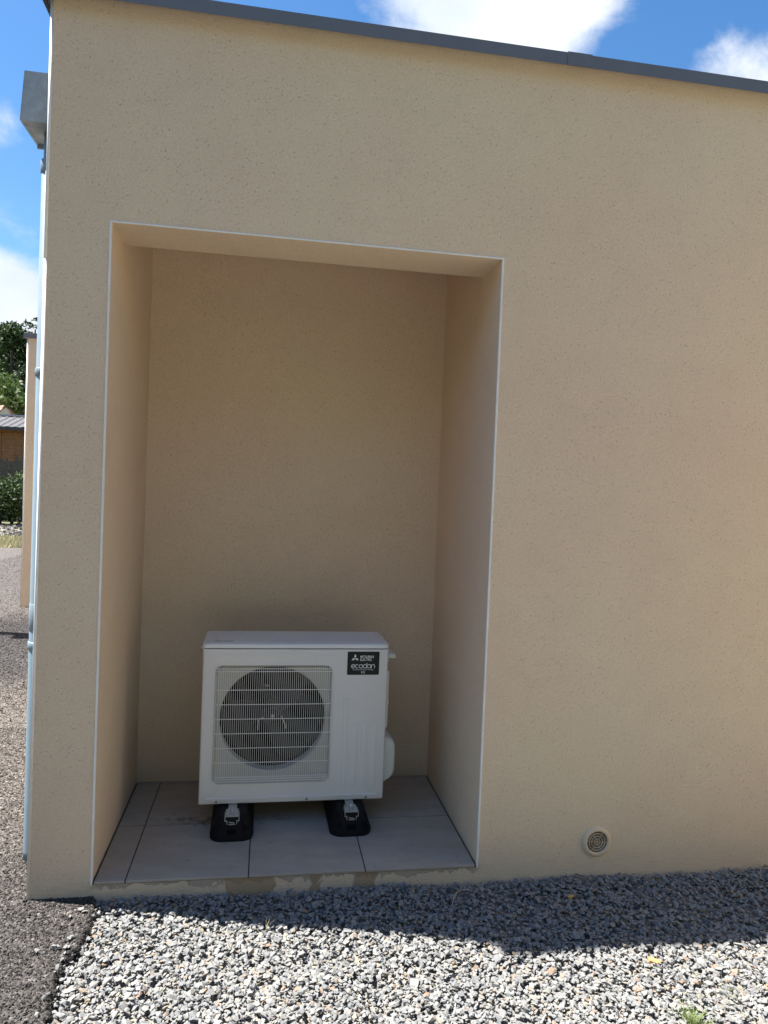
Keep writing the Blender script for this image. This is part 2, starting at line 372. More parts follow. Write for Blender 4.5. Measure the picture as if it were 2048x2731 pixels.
# chips spilt over the asphalt edge
q = np.column_stack([-np.abs(rs.normal(0, .016, 14)), rs.uniform(-.8, -.06, 14), np.full(14, TZ+.002)]); parts.append((q, rs.uniform(.006, .011, 14)))
q = np.array([(-.093, -.312, TZ+.004), (-.03, -.296, TZ+.004), (-.045, -.30, TZ+.004), (-.015, -.09, TZ+.003), (.0, -.105, TZ), (-.01, -.3, TZ+.003)]); parts.append((q, np.array([.013, .011, .012, .014, .012, .012])))
V, F, A = scatter(np.concatenate([a for a, _ in parts]), np.concatenate([b_ for _, b_ in parts]), SV, .30, rs)
tag(npmesh('gravel', V, F, M_gravel, attr=A), 'pale grey crushed stone gravel along the foot of the wall', 'gravel', kind='stuff')

# asphalt: sheet with ragged edge, plus its aggregate near the camera in the same mesh
mb = MB(); top = []
ys = np.linspace(-9, 0, 320); xe = edge_x(ys)
# sheet (left of the gravel, in front of and beside the house)
g0 = [(-16, y, TZ-.006) for y in ys]; g1 = [(x, y, TZ-.006) for x, y in zip(xe, ys)]; g2 = [(x+.012, y, TZ-.045) for x, y in zip(xe, ys)]
vs = g0+g1+g2; nn = len(ys)
fs = [(i, nn+i, nn+i+1, i+1) for i in range(nn-1)]+[(nn+i, 2*nn+i, 2*nn+i+1, nn+i+1) for i in range(nn-1)]
vs += [(-16, 0, TZ-.006), (-.19, 0, TZ-.006), (-.19, 6.3, TZ-.006), (-16, 6.3, TZ-.006), (-2.1, 6.3, TZ-.006), (-2.1, 14, TZ-.006), (-16, 14, TZ-.006)]
o = 3*nn; fs += [(o, o+1, o+2), (o, o+2, o+3)]; fs += [(o+3, o+4, o+5), (o+3, o+5, o+6)]
base_V = np.array(vs); tri = []
for f in fs:
    tri.append(f[:3]); 
    if len(f) == 4: tri.append((f[0], f[2], f[3]))
base_F = np.array(tri)
TV = stone_variants(14, (.6, .9), 9, 8)
pp = []
for (x0, x1, y0, y1, d, s0) in ((-.62, .06, -1.0, .35, 26000, .0048), (-1.3, -.62, -1.0, .4, 7000, .007), (-1.3, -.2, .35, 1.9, 15000, .0048), (-2.2, -.2, 1.9, 5.6, 8000, .0055), (-4.2, -.2, 5.6, 13.5, 1500, .006)):
    p = gpts(x0, x1, y0, y1, d, rs); s = np.clip(rs.lognormal(math.log(s0), .3, len(p)), .002, .014)
    if y0 > 1: p[:, 1] += rs.normal(0, .25, len(p))
    keep = np.where(p[:, 1] < 0, p[:, 0] < edge_x(p[:, 1])+.012, p[:, 0] < -.222)
    z = TZ-.0065+rs.normal(0, .0008, len(p))-np.clip(p[:, 0]-edge_x(p[:, 1])+.004, 0, 1)*1.6*(p[:, 1] < 0)
    pp.append((np.column_stack([p, z])[keep], s[keep]))
yb = rs.uniform(-1.0, -.0, 2600); xb = edge_x(yb)+np.abs(rs.normal(0, .012, 2600))-.006
pp.append((np.column_stack([xb, yb-.003, TZ-.006-np.clip(xb-edge_x(yb), 0, .03)*1.3]), rs.uniform(.004, .010, 2600)))
V, F, A = scatter(np.concatenate([a for a, _ in pp]), np.concatenate([b_ for _, b_ in pp]), TV, .6, rs)
nb = len(base_V)
V = np.concatenate([base_V, V]); F = np.concatenate([base_F, F+nb]); A = np.concatenate([np.zeros(nb), A])
mi = np.ones(len(F)); mi[:len(base_F)] = 0
tag(npmesh('asphalt', V, F, [M_asph, M_tar], mi=mi, attr=A), kind='structure')

# unseen dark hill added behind the viewer to cut light into the niche
mb = MB(); hv = []; HX, HY = 41, 13
for j in range(HY):
    for i in range(HX):
        X = -60+130*i/(HX-1); t = j/(HY-1); Y = -11-34*t
        hv.append((X, Y, -.3+13*min(1, t*4.5)**.6*(1+.12*math.sin(X*.31)+.08*math.sin(X*.83+Y))))
mb.add(hv, [(j*HX+i, j*HX+i+1, (j+1)*HX+i+1, (j+1)*HX+i) for j in range(HY-1) for i in range(HX-1)], 0, True)
M_shade_hill = simple('shade_hill_green', (.035, .045, .02), .95, 0, 1.5, .5, .4)
tag(mb.build('shade_hill', M_shade_hill), kind='structure')

# ------------------------------------------------------------ house
W, H, DN, XL = 1.43, 2.347, .887, -.218
LT, NT = .2416, 2.72; ZT = 3.092; XR, YB = 9.2, 9.0
house = tag(empty('house', (0, 0, TZ)), 'beige rendered house with a deep open niche and grey roof coping', 'house')
hz = -TZ    # children sit in world coordinates minus the empty's height
def hbuild(mb, name, mats, parent=house, **k):
    if parent is house: mb.v = [(x, y, z+hz) for x, y, z in mb.v]
    return mb.build(name, mats, parent, **k)
mb = MB()
zb, zt = -.3, ZT+.02
def quad(a, b_, c_, d_): mb.add([a, b_, c_, d_], [(0, 1, 2, 3)])
TT = -.012   # front face under the tiles
quad((XL, 0, zb), (0, 0, zb), (0, 0, zt), (XL, 0, zt)); quad((W, 0, zb), (XR, 0, zb), (XR, 0, zt), (W, 0, zt))
quad((0, 0, H), (W, 0, H), (W, 0, zt), (0, 0, zt)); quad((0, 0, zb), (W, 0, zb), (W, 0, TT), (0, 0, TT))
quad((0, 0, TT), (0, DN, TT), (0, DN, H), (0, 0, H)); quad((W, 0, TT), (W, DN, TT), (W, DN, H), (W, 0, H))
quad((0, LT, H), (0, DN, H), (0, DN, NT), (0, LT, NT)); quad((W, LT, H), (W, DN, H), (W, DN, NT), (W, LT, NT))
quad((0, 0, H), (W, 0, H), (W, LT, H), (0, LT, H)); quad((0, LT, H), (W, LT, H), (W, LT, NT), (0, LT, NT))
quad((0, LT, NT), (W, LT, NT), (W, DN, NT), (0, DN, NT)); quad((0, DN, TT), (W, DN, TT), (W, DN, NT), (0, DN, NT))
quad((0, 0, TT), (W, 0, TT), (W, DN, TT), (0, DN, TT))
quad((XL, 0, zb), (XL, YB, zb), (XL, YB, zt), (XL, 0, zt)); quad((XR, 0, zb), (XR, YB, zb), (XR, YB, zt), (XR, 0, zt))
quad((XL, YB, zb), (XR, YB, zb), (XR, YB, zt), (XL, YB, zt))
quad((XL, 0, zt), (XR, 0, zt), (XR, YB, zt), (XL, YB, zt))
hbuild(mb, 'wall', M_wall)
# unseen wall added right of the view to bounce warm light into the niche
mb = MB(); mb.box(4.5, XR-.2, -2.0, -.003, -.3, 3.08); hbuild(mb, 'bounce_wall', render_mat('bounce_render', (.80, .66, .45)))
mb = MB(); mb.box(4.465, XR-.17, -2.035, -.06, 3.083, 3.13); hbuild(mb, 'roof_coping', M_coping)  # coping of the added bounce wall
# tile floor
fl = MB(); xs = [0.0075, .114, .5525, .991, W-.008]; ysr = [-.004, .43, .868, DN+.001]
fl.box(0.001, W-.001, -.001, DN-.001, -.0118, -.0035)
fo = hbuild(fl, 'tile_bed', M_grout)
tl = MB()
for i in range(4):
    for j in range(3):
        x0 = xs[i]+(.0025 if i else 0); x1 = xs[i+1]-(.0025 if i < 3 else 0); y0 = ysr[j]+(.0038 if j else 0); y1 = ysr[j+1]-.0038
        tl.box(x0, x1, y0, y1, -.0095, 0)
hbuild(tl, 'tile_floor', M_tile, bevel=.0008, seg=1)
# corner beads (white plastic), each run a part
BW = .0058
def bead(x0, x1, y0, y1, z0, z1):
    b_ = MB(); b_.box(x0, x1, y0, y1, z0, z1); return hbuild(b_, 'corner_bead', M_bead, bevel=.0008, seg=1)
bead(-BW, .0010, -.0022, .009, -.012, H+.0), 
bead(W-.0010, W+BW, -.0022, .009, -.012, H-.0)
bead(-BW, W+BW, -.0026, .009, H+.0002, H+BW+.0005)
for z0_, z1_ in ((-.062, 2.20), (2.203, ZT-.012)):
    b_ = MB(); b_.tube([(XL+.0026, .0028, z0_), (XL+.0026, .0028, z1_)], .0058, 20); hbuild(b_, 'corner_bead', M_bead)
# coping: front run, joint cover, left run; all folded aluminium with drip
def cop_profile(mb, pts0, pts1): mb.loft([pts0, pts1], True, True)
def cop_front(x0, x1, g=0.0):
    b_ = MB(); pr = [(-.045-g, 3.084), (-.045-g, 3.131+g), (.30, 3.150+g), (.30, 3.12), (-.0435, 3.118), (-.0435, 3.084)]
    cop_profile(b_, [(x0, y, z) for y, z in pr], [(x1, y, z) for y, z in pr]); return b_
hbuild(cop_front(XL-.033, 1.68), 'roof_coping', M_coping); hbuild(cop_front(1.683, XR+.04), 'roof_coping', M_coping)
hbuild(cop_front(1.6366, 1.735, .0022), 'coping_joint', M_coping)
b_ = MB(); pr = [(XL-.033, 3.084), (XL-.033, 3.131), (XL+.30, 3.150), (XL+.30, 3.12), (XL-.0315, 3.118), (XL-.0315, 3.084)]
b_.loft([[(x, .301, z) for x, z in pr], [(x, YB, z) for x, z in pr]]); b_.box(XL-.033, XL-.0315, -.045, .301, 3.084, 3.131)
hbuild(b_, 'roof_coping', M_coping)
b_ = MB(); b_.box(XL-.03, XL+.0, -.04, .3, 3.112, 3.122); b_.box(XL+.001, XR, -.040, -.0005, 3.1125, 3.1175)
hbuild(b_, 'coping_support', M_coping)

# vent grille (round)
b_ = MB(); vx, vz = 1.9265, .071
def ring(r, y, n=56): return [(vx+r*math.cos(2*math.pi*k/n), y, vz+r*math.sin(2*math.pi*k/n)) for k in range(n)]
b_.loft([ring(.0605, 0.001), ring(.0605, -.004), ring(.058, -.0075), ring(.047, -.0095), ring(.0435, -.0085), ring(.0432, .001)], False, False, sm=True)
vent = hbuild(b_, 'vent_grille', M_ventp); 
b_ = MB()
for rr in (.0335, .0230, .0120):
    b_.loft([ring(rr+.0009, -.002), ring(rr+.0009, -.0066), ring(rr-.0009, -.0066), ring(rr-.0009, -.002)], False, False)
for a in (-5, 57, 118):
    d = Vector((math.cos(rad(a)), 0, math.sin(rad(a)))); c0 = Vector((vx, -.0045, vz)); b_.tube([c0-d*.0436, c0+d*.0436], .0011, 5)
b_.v = [(x, y, z+hz) for x, y, z in b_.v]; b_.build('grille_bars', M_ventp, vent)
b_ = MB(); b_.add(ring(.0434, -.0012), [tuple(range(56))]); b_.v = [(x, y, z+hz) for x, y, z in b_.v]; b_.build('insect_mesh', M_ventmesh, vent)

# rain hopper and downpipe on the left face
b_ = MB(); hx0, hx1, hy0, hy1, h0, h1 = -.376, XL-.001, .20, .41, 2.757, 2.938
t = .004
q_ = .012
def hl(e, z, k=0.0): return [(hx0+e+q_*k, hy0+e, z), (hx1, hy0+e, z), (hx1, hy1-e, z), (hx0+e+q_*k, hy1-e, z)]
b_.loft([hl(t, h0+.02), hl(t, h1, 1), hl(0, h1, 1), hl(0, h0), hl(.010, h0-.001), hl(.010, h0+.003), hl(t, h0+.003)], False, True)
b_.box(hx0+.001, hx1, hy1-.010, hy1-.002, h0-.012, h0-.002)
hop = hbuild(b_, 'rain_hopper', M_zinc)
px, py, pr_ = -.284, .31, .043
b_ = MB(); b_.tube([(px, py, h0+.001), (px, py, 2.66), (px, py, 2.655), (px, py, -.02), (px, py, -.06)], [.037, .037, .043, .043, .043], 28); pipe = hbuild(b_, 'downpipe', M_pipe)
def collar(z, hgt, r, mat_=M_pipe, name='pipe_collar'):
    c = MB(); c.tube([(px, py, z+hz-hgt/2), (px, py, z+hz-hgt/2+.004), (px, py, z+hz+hgt/2-.004), (px, py, z+hz+hgt/2)], [r-.003, r, r, r-.003], 28)
    c.box(px+r*.5, XL, py-.008, py+.008, z+hz-.006, z+hz+.006); return c.build(name, mat_, pipe)
collar(2.635, .05, .0470); collar(1.85, .030, .0475); collar(.79, .030, .0475); collar(.90, .11, .0448)

# ------------------------------------------------------------ heat pump outdoor unit
unit = tag(empty('heat_pump', (.3315, .38, .1), .0118, .982), 'white heat pump outdoor unit with round fan grille standing in the wall niche', 'heat pump')
UW, UH, UD = .8, .672, .285
cx, cz, cr = .303, .362, .2265
angs = sorted(set([round(2*math.pi*k/120, 6) for k in range(120)]))
def ray_rr(x0, x1, z0, z1, r, a):
    # distance from (cx,cz) along angle a to the rounded rectangle
    d = (math.cos(a), math.sin(a)); lo, hi = 0, 2.0
    def inside(x, z):
        qx = max(x0+r-x, x-(x1-r), 0); qz = max(z0+r-z, z-(z1-r), 0)
        return x0 <= x <= x1 and z0 <= z <= z1 and (qx*qx+qz*qz <= r*r or qx == 0 or qz == 0)
    for _ in range(40):
        mid = (lo+hi)/2
        if inside(cx+d[0]*mid, cz+d[1]*mid): lo = mid
        else: hi = mid
    return cx+d[0]*lo, cz+d[1]*lo
crn = []
for (x, z) in ((.0, .0), (UW, 0), (0, UH), (UW, UH)):
    a0 = math.atan2(z-cz, x-cx)
    for da in (-.02, -.01, 0, .01, .02): crn.append((a0+da) % (2*math.pi))
angs = sorted(angs+crn)
def lp(x0, x1, z0, z1, r, y): return [(p[0], y, p[1]) for p in (ray_rr(x0, x1, z0, z1, r, a) for a in angs)]
def circ(r, y): return [(cx+r*math.cos(a), y, cz+r*math.sin(a)) for a in angs]
i_ = .010
b_ = MB(); b_.loft([lp(0, UW, 0, UH, .004, UD), lp(0, UW, 0, UH, .004, i_), lp(.0015, UW-.0015, .001, UH-.001, .005, .005), lp(.004, UW-.004, .003, UH-.002, .006, .0018), lp(.009, UW-.009, .006, UH-.004, .010, 0),
    lp(.046, .561, .081, .607, .036, 0), lp(.047, .560, .082, .606, .035, -.0022), lp(.053, .554, .088, .600, .030, -.0022), lp(.055, .552, .090, .598, .028, .006)], True, False, sm=False)
b_s = MB(); b_s.loft([lp(.055, .552, .090, .598, .028, .0062), lp(.066, .541, .102, .588, .03, .018),
    circ(cr+.012, .0195), circ(cr+.006, .021), circ(cr+.001, .026), circ(cr, .038), circ(cr+.004, .085)], False, False, sm=False)
case = b_.build('casing', M_case, unit)
for p in case.data.polygons: p.use_smooth = True
shroud = b_s.build('fan_shroud', simple('shaded_shroud', (.50, .485, .44), .5, 0, 6, .05), unit)  # recess shade put into the colour, darker than the white casing
for p in shroud.data.polygons: p.use_smooth = True
em = shroud.modifiers.new('edge', 'EDGE_SPLIT'); em.split_angle = rad(40)
em = case.modifiers.new('edge', 'EDGE_SPLIT'); em.split_angle = rad(28)
# dark inside drum
b_ = MB(); b_.loft([circ(cr+.006, .084), circ(cr+.006, .20)], False, True); b_.build('fan_housing', M_dark, unit)
# fan: hub and three swept blades
b_ = MB(); hub = lambda r, y: [(cx+r*math.cos(k*math.pi/16), y, cz+r*math.sin(k*math.pi/16)) for k in range(32)]
b_.loft([hub(.046, .16), hub(.046, .075), hub(.040, .068), hub(.012, .064)], True, True, sm=True)
for k in range(3):
    rows = []
    for i in range(9):
        rr = .044+(.176)*i/8; sweep = .5*(i/8)**1.5
        row = []
        for j in range(7):
            a = k*2*math.pi/3+.35+sweep+(j/6)*(1.35-.25*i/8); row.append((cx+rr*math.cos(a), .085+.055*j/6, cz+rr*math.sin(a)))
        rows.append(row)
    b_.loft(rows, False, False, sm=True, closed=False)
fan = b_.build('fan', M_fan, unit)
b_ = MB(); b_.tube([(cx, .066, cz), (cx, .052, cz)], .007, 12); b_.build('fan_nut', M_screw, fan)
# motor bracket straps behind the wires, with a small sticker
b_ = MB()
for dx in (-.047, .052): b_.box(cx+dx-.004, cx+dx+.004, .19, .1985, cz+.10, cz+.235)
b_.box(cx-.051, cx+.056, .188, .1898, cz+.095, cz+.106); b_.build('motor_bracket', simple('bracket_grey', (.06, .06, .06), .5, .2), unit)
b_ = MB(); b_.box(cx-.034, cx+.002, .183, .1875, cz+.096, cz+.105); b_.build('sticker', simple('faded_sticker', (.42, .33, .28), .6), unit)
b_ = MB(); b_.box(cx-.012, cx+.016, .0668, .0676, cz+.014, cz+.034); b_.build('sticker', simple('blue_sticker', (.10, .15, .24), .5), fan)
for pts in (((-.052, -.012), (-.044, -.008), (-.036, -.010)), ((-.060, -.016), (-.063, -.040), (-.062, -.062)), ((.040, .0), (.046, -.018), (.056, -.038), (.060, -.056))):  # pale strips added as the highlights around the hub
    b_ = MB(); b_.tube([(cx+p[0], .058, cz+p[1]) for p in pts], .0030, 6); b_.build('hub_highlight', simple('highlight_grey', (.55, .56, .50), .4, .3), fan)
# wire grille
b_ = MB(); gx0, gx1, gz0, gz1 = .070, .540, .098, .592; yf = -.010
nw = 54
for i in range(nw):
    x = gx0+(gx1-gx0)*i/(nw-1)
    b_.tube([(x, .005, gz0), (x, yf+.003, gz0+.004), (x, yf, gz0+.012), (x, yf, gz1-.012), (x, yf+.003, gz1-.004), (x, .005, gz1)], .00092, 5)
for z in [gz0+.004, gz0+.014]+[.122+.0625*k+.0 for k in range(7) if k < 7]+[gz1-.016, gz1-.004]:
    r_w = .0016; e = .0
    b_.tube([(gx0-.012, .012, z), (gx0-.012, yf+.006, z), (gx0-.006, yf-.0022, z), (gx1+.006, yf-.0022, z), (gx1+.012, yf+.006, z), (gx1+.012, .012, z)], r_w, 5)
for x in (gx0-.012, gx1+.012): b_.tube([(x, yf+.004, gz0+.01), (x, yf+.004, gz1-.03)], .0013, 5)
grille = b_.build('fan_grille', M_wire, unit)
def screw(x, y, z, parent, r=.0055):
    s_ = MB(); s_.loft([[(x+r*k_*math.cos(a*math.pi/7), yy, z+r*k_*math.sin(a*math.pi/7)) for a in range(14)] for k_, yy in ((1, y+.002), (1, y), (.75, y-.0018), (.3, y-.0022))], False, True, sm=True)
    s_.box(x-r*.55, x+r*.55, y-.0028, y-.0021, z-.0006, z+.0006, 1)
    return s_.build('screw', [M_screw, M_dark], parent)
screw(.0785, .003, .583, unit); screw(.535, .003, .586, unit)
# pressed relief on the front
def relief(x0, x1, z0, z1, r, h=.0022, name='relief_panel'):
    b2 = MB(); o_ = rrect(x0, x1, z0, z1, r, 4); i2 = rrect(x0+.002, x1-.002, z0+.002, z1-.002, max(r-.002, .001), 4)
    b2.loft([[(p[0], .0004, p[1]) for p in o_], [(p[0], -h, p[1]) for p in i2]], False, True); return b2.build(name, M_case, unit)
relief(.047, .562, .640, .655, .005)
relief(.607, .629, .060, .454, .002)
for k in range(3): relief(.6475+.0425*k, .6735+.0425*k, .061, .343, .002)
# lower lip with three screw ears
b_ = MB(); pr = [(.0, -.0008), (.0015, -.0042), (.010, -.0042), (.0125, -.0006)]
zz = lambda x: .020
b_.loft([[(x, y, .018+z) for z, y in pr] for x in (.030, .770)]); 
for x in (.075, .461, .722): b_.loft([[(x+dx*1.0, y, z) for dx, z in ((-.017, .0195), (-.009, .0065), (.009, .0065), (.017, .0195))] for y in (.0004, -.0036)])
b_.build('base_strip', M_case, unit)
for x in (.075, .461, .722): screw(x, -.0050, .0145, unit, .0058)
# lid
def rl(ins, z, r=.02): return [(p[0], p[1], z) for p in rrect(-.0025+ins, UW+.0025-ins, -.0025+ins, UD+.0025-ins, r, 5)]
b_ = MB(); b_.loft([rl(.004, UH-.001), rl(.004, UH+.0022)], False, False, mi=1)
b_.loft([rl(.0, UH+.0022), rl(.0, UH+.017), rl(.003, UH+.0205), rl(.009, UH+.022), rl(.022, UH+.0222), rl(.026, UH+.0245), rl(.05, UH+.0245), rl(.054, UH+.0225)], True, True, sm=False)
for yy in (.09, .135, .18, .225):
    b_.box(.07, UW-.07, yy, yy+.012, UH+.022, UH+.0238)
b_.build('top_panel', [M_lid, M_dark], unit, bevel=.0007, seg=1)
for x in (.17, .38, .6): 
    c = MB(); c.tube([(x, .028, UH+.0225), (x, .028, UH+.0265)], .004, 10); c.build('lid_plug', M_lid, unit)
b_ = MB()
for k in range(17):
    if k in (8,): continue
    b_.box(.045+.0046*k, .0485+.0046*k, .030+.002*(k % 3), .043, UH+.0246, UH+.0249)
b_.build('warning_print', M_stick, unit)
b_ = MB(); b_.tube([(.0, .10, .655), (-.012, .10, .655), (-.014, .10, .655)], [.006, .006, .004], 10); b_.box(-.008, .002, .09, .16, .648, .662); b_.build('side_clip', M_lid, unit)
# label plate and its print
b_ = MB(); o_ = rrect(.6175, .7595, .5575, .660, .005, 4)
b_.loft([[(p[0], .0004, p[1]) for p in o_], [(p[0], -.0012, p[1]) for p in o_]], False, True); plate = b_.build('label_plate', M_plate, unit)
def text(s, x, z, size, m, bold=0, xs=1, spacing=1, name='lettering', align='LEFT'):
    cu = bpy.data.curves.new('tmp', 'FONT'); cu.body = s; cu.size = size; cu.offset = bold; cu.align_x = align; cu.space_character = spacing; cu.extrude = .00012; cu.resolution_u = 4
    to = bpy.data.objects.new('tmp', cu); sc.collection.objects.link(to); bpy.context.view_layer.update()
    me = bpy.data.meshes.new_from_object(to.evaluated_get(bpy.context.evaluated_depsgraph_get())); bpy.data.objects.remove(to)
    me.transform(Matrix(((xs, 0, 0, x), (0, 0, -1, -.00145), (0, 1, 0, z), (0, 0, 0, 1))))
    me.materials.clear(); me.materials.append(m); o = bpy.data.objects.new(name, me); sc.collection.objects.link(o); o.parent = plate; return o
text('MITSUBISHI', .6735, .6325, .0150, M_print, .00016, .86, .93); text('ELECTRIC', .6735, .6195, .0150, M_print, .00016, .86, .93)
text('Renewable Heating Technology', .6885, .5785, .0078, M_printr, .00008, .93, 1, align='CENTER')
text('R32', .6885, .5645, .0125, M_print, .00012, .9, 1, align='CENTER')
# rounded logotype drawn with strokes
e_ = MB()
def stroke(pts, w=.0027):
    P = [Vector((p[0], 0, p[1])) for p in pts]; L = []; R2 = []
    for i, p in enumerate(P):
        d = (P[min(i+1, len(P)-1)]-P[max(i-1, 0)]).normalized(); nn_ = Vector((-d.z, 0, d.x))*w/2
        L.append(p+nn_); R2.append(p-nn_)
    vs = [(q.x, -.0015, q.z) for q in L+R2]; k = len(P); e_.add(vs, [(i, i+1, k+i+1, k+i) for i in range(k-1)])
def arc(x, z, r, a0, a1, n=18, rx=None): return [(x+(rx or r)*math.cos(rad(a0+(a1-a0)*i/n)), z+r*math.sin(rad(a0+(a1-a0)*i/n))) for i in range(n+1)]
bz, rr = .5955, .0077; x = .6440; st = .0172
stroke(arc(x, bz, rr, 0, 312, rx=rr*1.05)); stroke([(x-rr, bz), (x+rr+.0008, bz)])
x += st*.98; stroke(arc(x, bz, rr, 48, 312))
x += st*1.0; stroke(arc(x, bz, rr, 0, 360, 24))
x += st*1.06; stroke(arc(x, bz, rr, 0, 360, 24)); stroke([(x+rr, bz-rr-.0008), (x+rr, bz+rr+.0065)])
x += st*1.06; stroke(arc(x, bz, rr, 0, 360, 24)); stroke([(x+rr, bz-rr-.0008), (x+rr, bz+rr)])
x += st*1.02; stroke([(x-rr+.0005, bz-rr-.0008), (x-rr+.0005, bz)]+arc(x, bz, rr, 180, 0, 14, rx=rr-.0005)[1:]+[(x+rr-.0005, bz-rr-.0008)])
e_.build('logotype', M_print, plate)
d_ = MB(); s_ = .0088; lx, lz = .6515, .6312
for a in (90, 210, 330):
    u1 = Vector((math.cos(rad(a)), 0, math.sin(rad(a)))); 
    a1 = Vector((math.cos(rad(a+30)), 0, math.sin(rad(a+30))))*s_*1.18; a2 = Vector((math.cos(rad(a-30)), 0, math.sin(rad(a-30))))*s_*1.18
    o0 = Vector((lx, -.0015, lz)); d_.add([o0, o0+a1, o0+a1+a2, o0+a2], [(0, 1, 2, 3)])
d_.build('diamond_emblem', M_print, plate)
# right side: upper cover with handle, cable gland, valve cover
b_ = MB(); b_.box(UW, UW+.016, .075, .20, .590, .655); b_.box(UW, UW+.018, .06, .20, .30, .56); b_.box(UW, UW+.005, .06, .20, .56, .60)
b_.build('service_cover', M_caseside, unit, bevel=.004)
b_ = MB(); b_.box(UW+.003, UW+.050, .085, .17, .610, .632); b_.build('side_handle', M_caseside, unit, bevel=.006, seg=3)
b_ = MB(); b_.box(UW+.001, UW+.0205, .058, .202, .405, .430); b_.build('cover_clip', M_caseside, unit, bevel=.003)
b_ = MB(); b_.tube([(UW+.006, .13, .32), (UW+.012, .13, .285), (UW+.010, .14, .262), (UW+.0, .15, .25)], .009, 8); b_.build('cable', M_rubber, unit)
b_ = MB()
prof = [(0, .050), (.012, .052), (.035, .064), (.054, .082), (.062, .105), (.062, .205), (.056, .232), (.036, .252), (.012, .262), (0, .263)]
loops = []
for k, (yy, ins) in enumerate(((.055, .018), (.058, .010), (.064, .004), (.075, 0), (.19, 0), (.205, .006), (.21, .02))):
    loops.append([(UW+max(0, p[0]-ins*.8), yy, .155+(p[1]-.155)*(1-ins*2)) for p in prof])
b_.loft(loops, True, True, sm=True); vc = b_.build('valve_cover', M_caseside, unit)
em = vc.modifiers.new('edge', 'EDGE_SPLIT'); em.split_angle = rad(50)

# rubber mounting feet, each with rail, bracket and bolt, bolted under the unit (in unit space)
def foot(xc):
    S = 1/.982
    f_b = MB()
    def sec(hw, y0, y1, z, r, k=6): return [(xc+p[0], p[1], z) for p in rrect(-hw, hw, y0, y1, r, k)]
    # z is relative to the unit base (floor at -.1)
    f_b.loft([sec(.089, -.127, .41, -.1015, .052), sec(.090, -.128, .411, -.084, .052), sec(.085, -.121, .405, -.074, .045), sec(.069, -.113, .39, -.030, .026), sec(.060, -.107, .375, -.006, .018), sec(.054, -.101, .368, -.003, .014)], True, True, sm=True)
    fo_ = f_b.build('mounting_foot', M_rubber, unit)
    e2 = fo_.modifiers.new('edge', 'EDGE_SPLIT'); e2.split_angle = rad(38)
    # raised rounded fins at the front corners and a near-black block as the shade under the rail
    for s in (-1, 1):
        f2 = MB(); f2.tube([(xc+s*.056, -.112, -.060), (xc+s*.050, -.108, -.032), (xc+s*.045, -.104, -.010)], [.011, .009, .005], 8)
        f2.build('rubber_rib', M_rubber, fo_)
    f3 = MB(); f3.box(xc-.020, xc+.018, -.1215, -.09, -.076, -.054); f3.build('slot_shade', M_dark, fo_)
    ra = MB(); y0, y1 = -.114, .365
    zt_, zb_ = -.006, -.050; w = .021; t2 = .0025
    ra.box(xc-w, xc-w+t2, y0, y1, zb_, zt_-.016); ra.box(xc+w-t2, xc+w, y0, y1, zb_, zt_-.016); ra.box(xc-w+t2, xc+w-t2, y0, y1, zb_, zb_+t2)
    for s in (-1, 1):
        xa, xb = sorted((xc+s*(w-t2), xc+s*(w+.009))); ra.box(xa, xb, y0-.001, y1, zt_-.0162, zt_-.0132)
        xa, xb = sorted((xc+s*(w+.006), xc+s*(w+.0088))); ra.box(xa, xb, y0-.001, y0+.05, zt_-.0130, zt_+.004)
    ra.build('rail', M_steel, fo_)
    br = MB(); br.box(xc-w-.005, xc+w+.005, y0+.006, y0+.075, zt_+.0, zt_+.0035); br.box(xc-.013, xc+.013, y0-.002, y0+.03, -.036, -.033)
    br.add([(xc-.012, y0-.003, -.022), (xc+.011, y0-.003, -.026), (xc+.011, y0-.003, -.030), (xc-.012, y0-.003, -.027)], [(0, 1, 2, 3)])
    br.build('clamp_bracket', M_steel, fo_)
    bo = MB(); by = y0+.034
    bo.tube([(xc, by, -.035), (xc, by, .020)], .0042, 10); bo.tube([(xc, by, -.0025), (xc, by, .0005)], .0125, 18)
    bo.loft([[(xc+.0085*math.cos(k*math.pi/3), by+.0085*math.sin(k*math.pi/3), z) for k in range(6)] for z in (.0006, .0080)])
    bo.build('bolt', M_steel, fo_)
    up = MB(); up.box(xc-.018, xc+.018, y0+.036+.02, .02, .001-.004, .0); up.build('unit_leg', M_steel, fo_)
    return fo_
foot(.1465); foot(.6465)

# ------------------------------------------------------------ small things on the gravel
def shard(name, loc, size, m, label, cat, seed, rz):
    v, f = stone_variants(1, (.22, .25), 12, seed)[0]; b2 = MB(); b2.add([tuple(p*size) for p in v], [tuple(x) for x in f]); o = b2.build(name, m)
    o.location = loc; o.rotation_euler = (rad(4), rad(-6), rz); return tag(o, label, cat)
shard('tile_shard', (1.871, -.543, TZ-.004), .030, M_orange, 'flat orange terracotta fragment lying on sunlit gravel', 'stone', 31, .1)
shard('pebble', (1.753, -.161, TZ-.004), .013, simple('ochre_stone', (.50, .27, .06), .8, 0, 90, .2), 'small ochre orange pebble in the shaded gravel', 'pebble', 12, .6)
b_ = MB(); b_.tube([(1.285, -.185, TZ-.002), (1.295, -.160, TZ+.004), (1.315, -.125, TZ+.010), (1.340, -.107, TZ+.011), (1.367, -.098, TZ+.006), (1.385, -.096, TZ-.001)], .0016, 6)
tag(b_.build('dry_stalk', M_straw), 'thin curved dry stalk lying on shaded gravel near the niche corner', 'twig')
